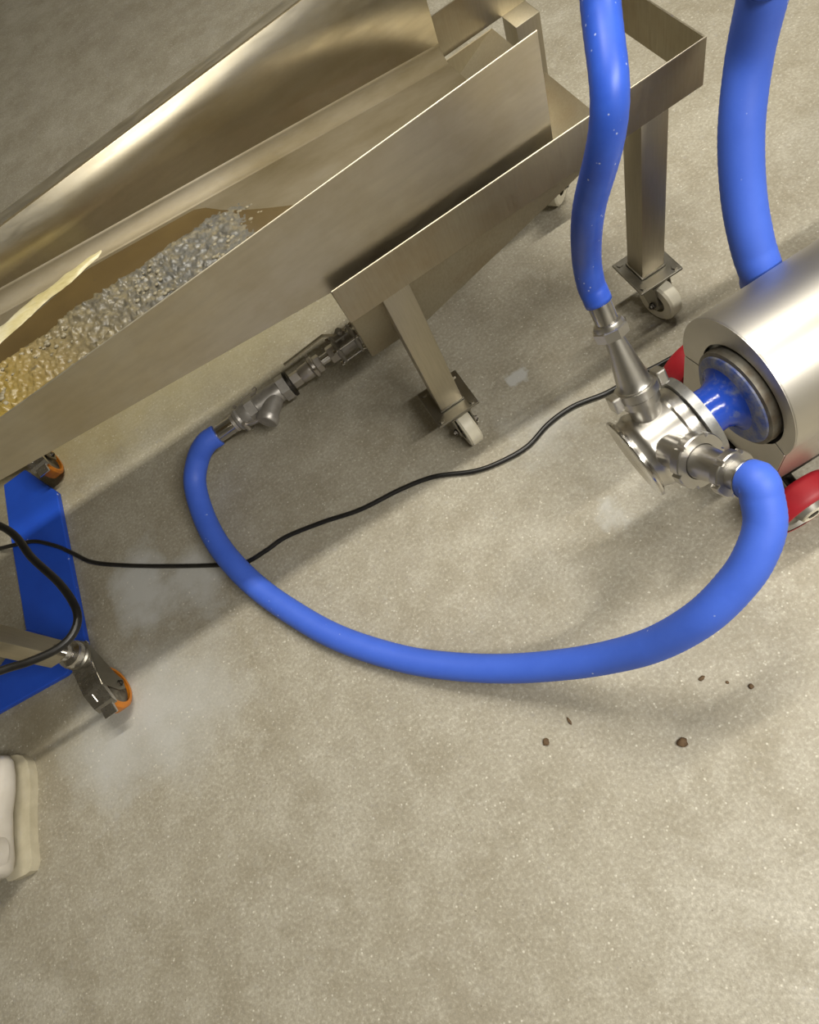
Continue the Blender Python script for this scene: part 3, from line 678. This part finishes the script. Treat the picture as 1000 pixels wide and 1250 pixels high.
# ------------------------------------------------------------------ white boot, lower left
def boot():
    # toe points up the picture (+y); sections from heel to toe: (along, half width, height)
    toe = atz(9, 926, 0.03); d = Vector((0.12, 0.99, 0)).normalized(); s = Vector((d.y, -d.x, 0)); L = 0.27
    t = thing('rubber_boot', 'white rubber boot toe standing by the blue base frame', 'boot', (toe-d*0.14).to_tuple()[:2]+(0,))
    def sec(u, w, z0, z1, n=20):
        c = toe-d*(L*(1-u)); pts = []
        for k in range(n):
            a = 2*PI*k/n; cx = math.cos(a); cz = math.sin(a)
            pts.append(c+s*(w*math.copysign(abs(cx)**0.7, cx))+Vector((0, 0, (z0+z1)/2+(z1-z0)/2*math.copysign(abs(cz)**0.75, cz))))
        return pts
    secs = [(0.0, 0.020, 0.03, 0.09), (0.03, 0.032, 0.022, 0.12), (0.12, 0.037, 0.018, 0.125), (0.30, 0.037, 0.018, 0.120), (0.48, 0.040, 0.018, 0.100), (0.64, 0.050, 0.016, 0.084), (0.78, 0.053, 0.016, 0.078), (0.90, 0.049, 0.016, 0.070), (0.965, 0.037, 0.018, 0.060), (0.995, 0.016, 0.024, 0.048)]
    v = []; f = []; n = 20
    for q in secs: v += sec(*q)
    for i in range(len(secs)-1):
        for k in range(n): f.append((i*n+k, i*n+(k+1) % n, (i+1)*n+(k+1) % n, (i+1)*n+k))
    f += [tuple(range(n))[::-1], tuple((len(secs)-1)*n+k for k in range(n))]
    G().add(v, f).obj('foot_part', 'boot', t, True, PI)
    sole = []
    prof = [(-0.01, 0.018), (0.0, 0.030), (0.06, 0.039), (0.25, 0.039), (0.45, 0.043), (0.65, 0.052), (0.8, 0.0545), (0.90, 0.050), (0.97, 0.038), (1.005, 0.022), (1.02, 0.006)]
    a = [toe-d*(L*(1-u))+s*w for u, w in prof]+[toe-d*(L*(1-u))-s*w for u, w in prof[::-1]]
    G().prism([(p.x, p.y, 0.0) for p in a], (0, 0, 0.024)).obj('sole', 'sole', t, True)
    c = toe-d*(L*0.82)
    G().lathe((c.x, c.y, 0.09), (0, 0, 1), [(0, 0.045), (0.04, 0.050), (0.12, 0.056), (0.26, 0.062), (0.262, 0.058), (0.10, 0.050)], 28, caps=False).obj('shaft', 'boot', t)
boot()

# ------------------------------------------------------------------ crumbs on the floor
def crumb(px, py, r, lab, flat=0.5, stretch=(1, 1)):
    p = atz(px, py, 0); bm = bmesh.new(); bmesh.ops.create_icosphere(bm, subdivisions=2, radius=1)
    v = []
    for q in bm.verts:
        k = 1+0.55*noise.noise(q.co*2.2+Vector((px, py, 0)))
        v.append(Vector((p.x+q.co.x*r*k*stretch[0], p.y+q.co.y*r*k*stretch[1], max(0.0003, r*flat*0.8+q.co.z*r*flat*k))))
    bm.verts.index_update(); f = [tuple(x.index for x in fc.verts) for fc in bm.faces]; bm.free()
    tag(G().add(v, f).obj('crumb', 'crumb', None, True, PI), lab, 'crumb')
crumb(667, 906, 0.007, 'dark brown crumb on bare concrete next to the thin brown splinter')
crumb(833, 907, 0.010, 'largest brown crumb, ragged, alone on the bare concrete', 0.45, (1.1, 0.8))
crumb(695, 880, 0.008, 'thin brown splinter lying in the shadow of the blue hose', 0.25, (0.35, 1.0))
crumb(857, 828, 0.006, 'small flat tan crumb beneath the raised hose curve', 0.3, (1.2, 0.6))
crumb(888, 833, 0.003, 'tiny black speck of dirt under the raised hose curve')
crumb(917, 838, 0.005, 'rounded brown crumb farthest along the floor towards the red wheels', 0.5)
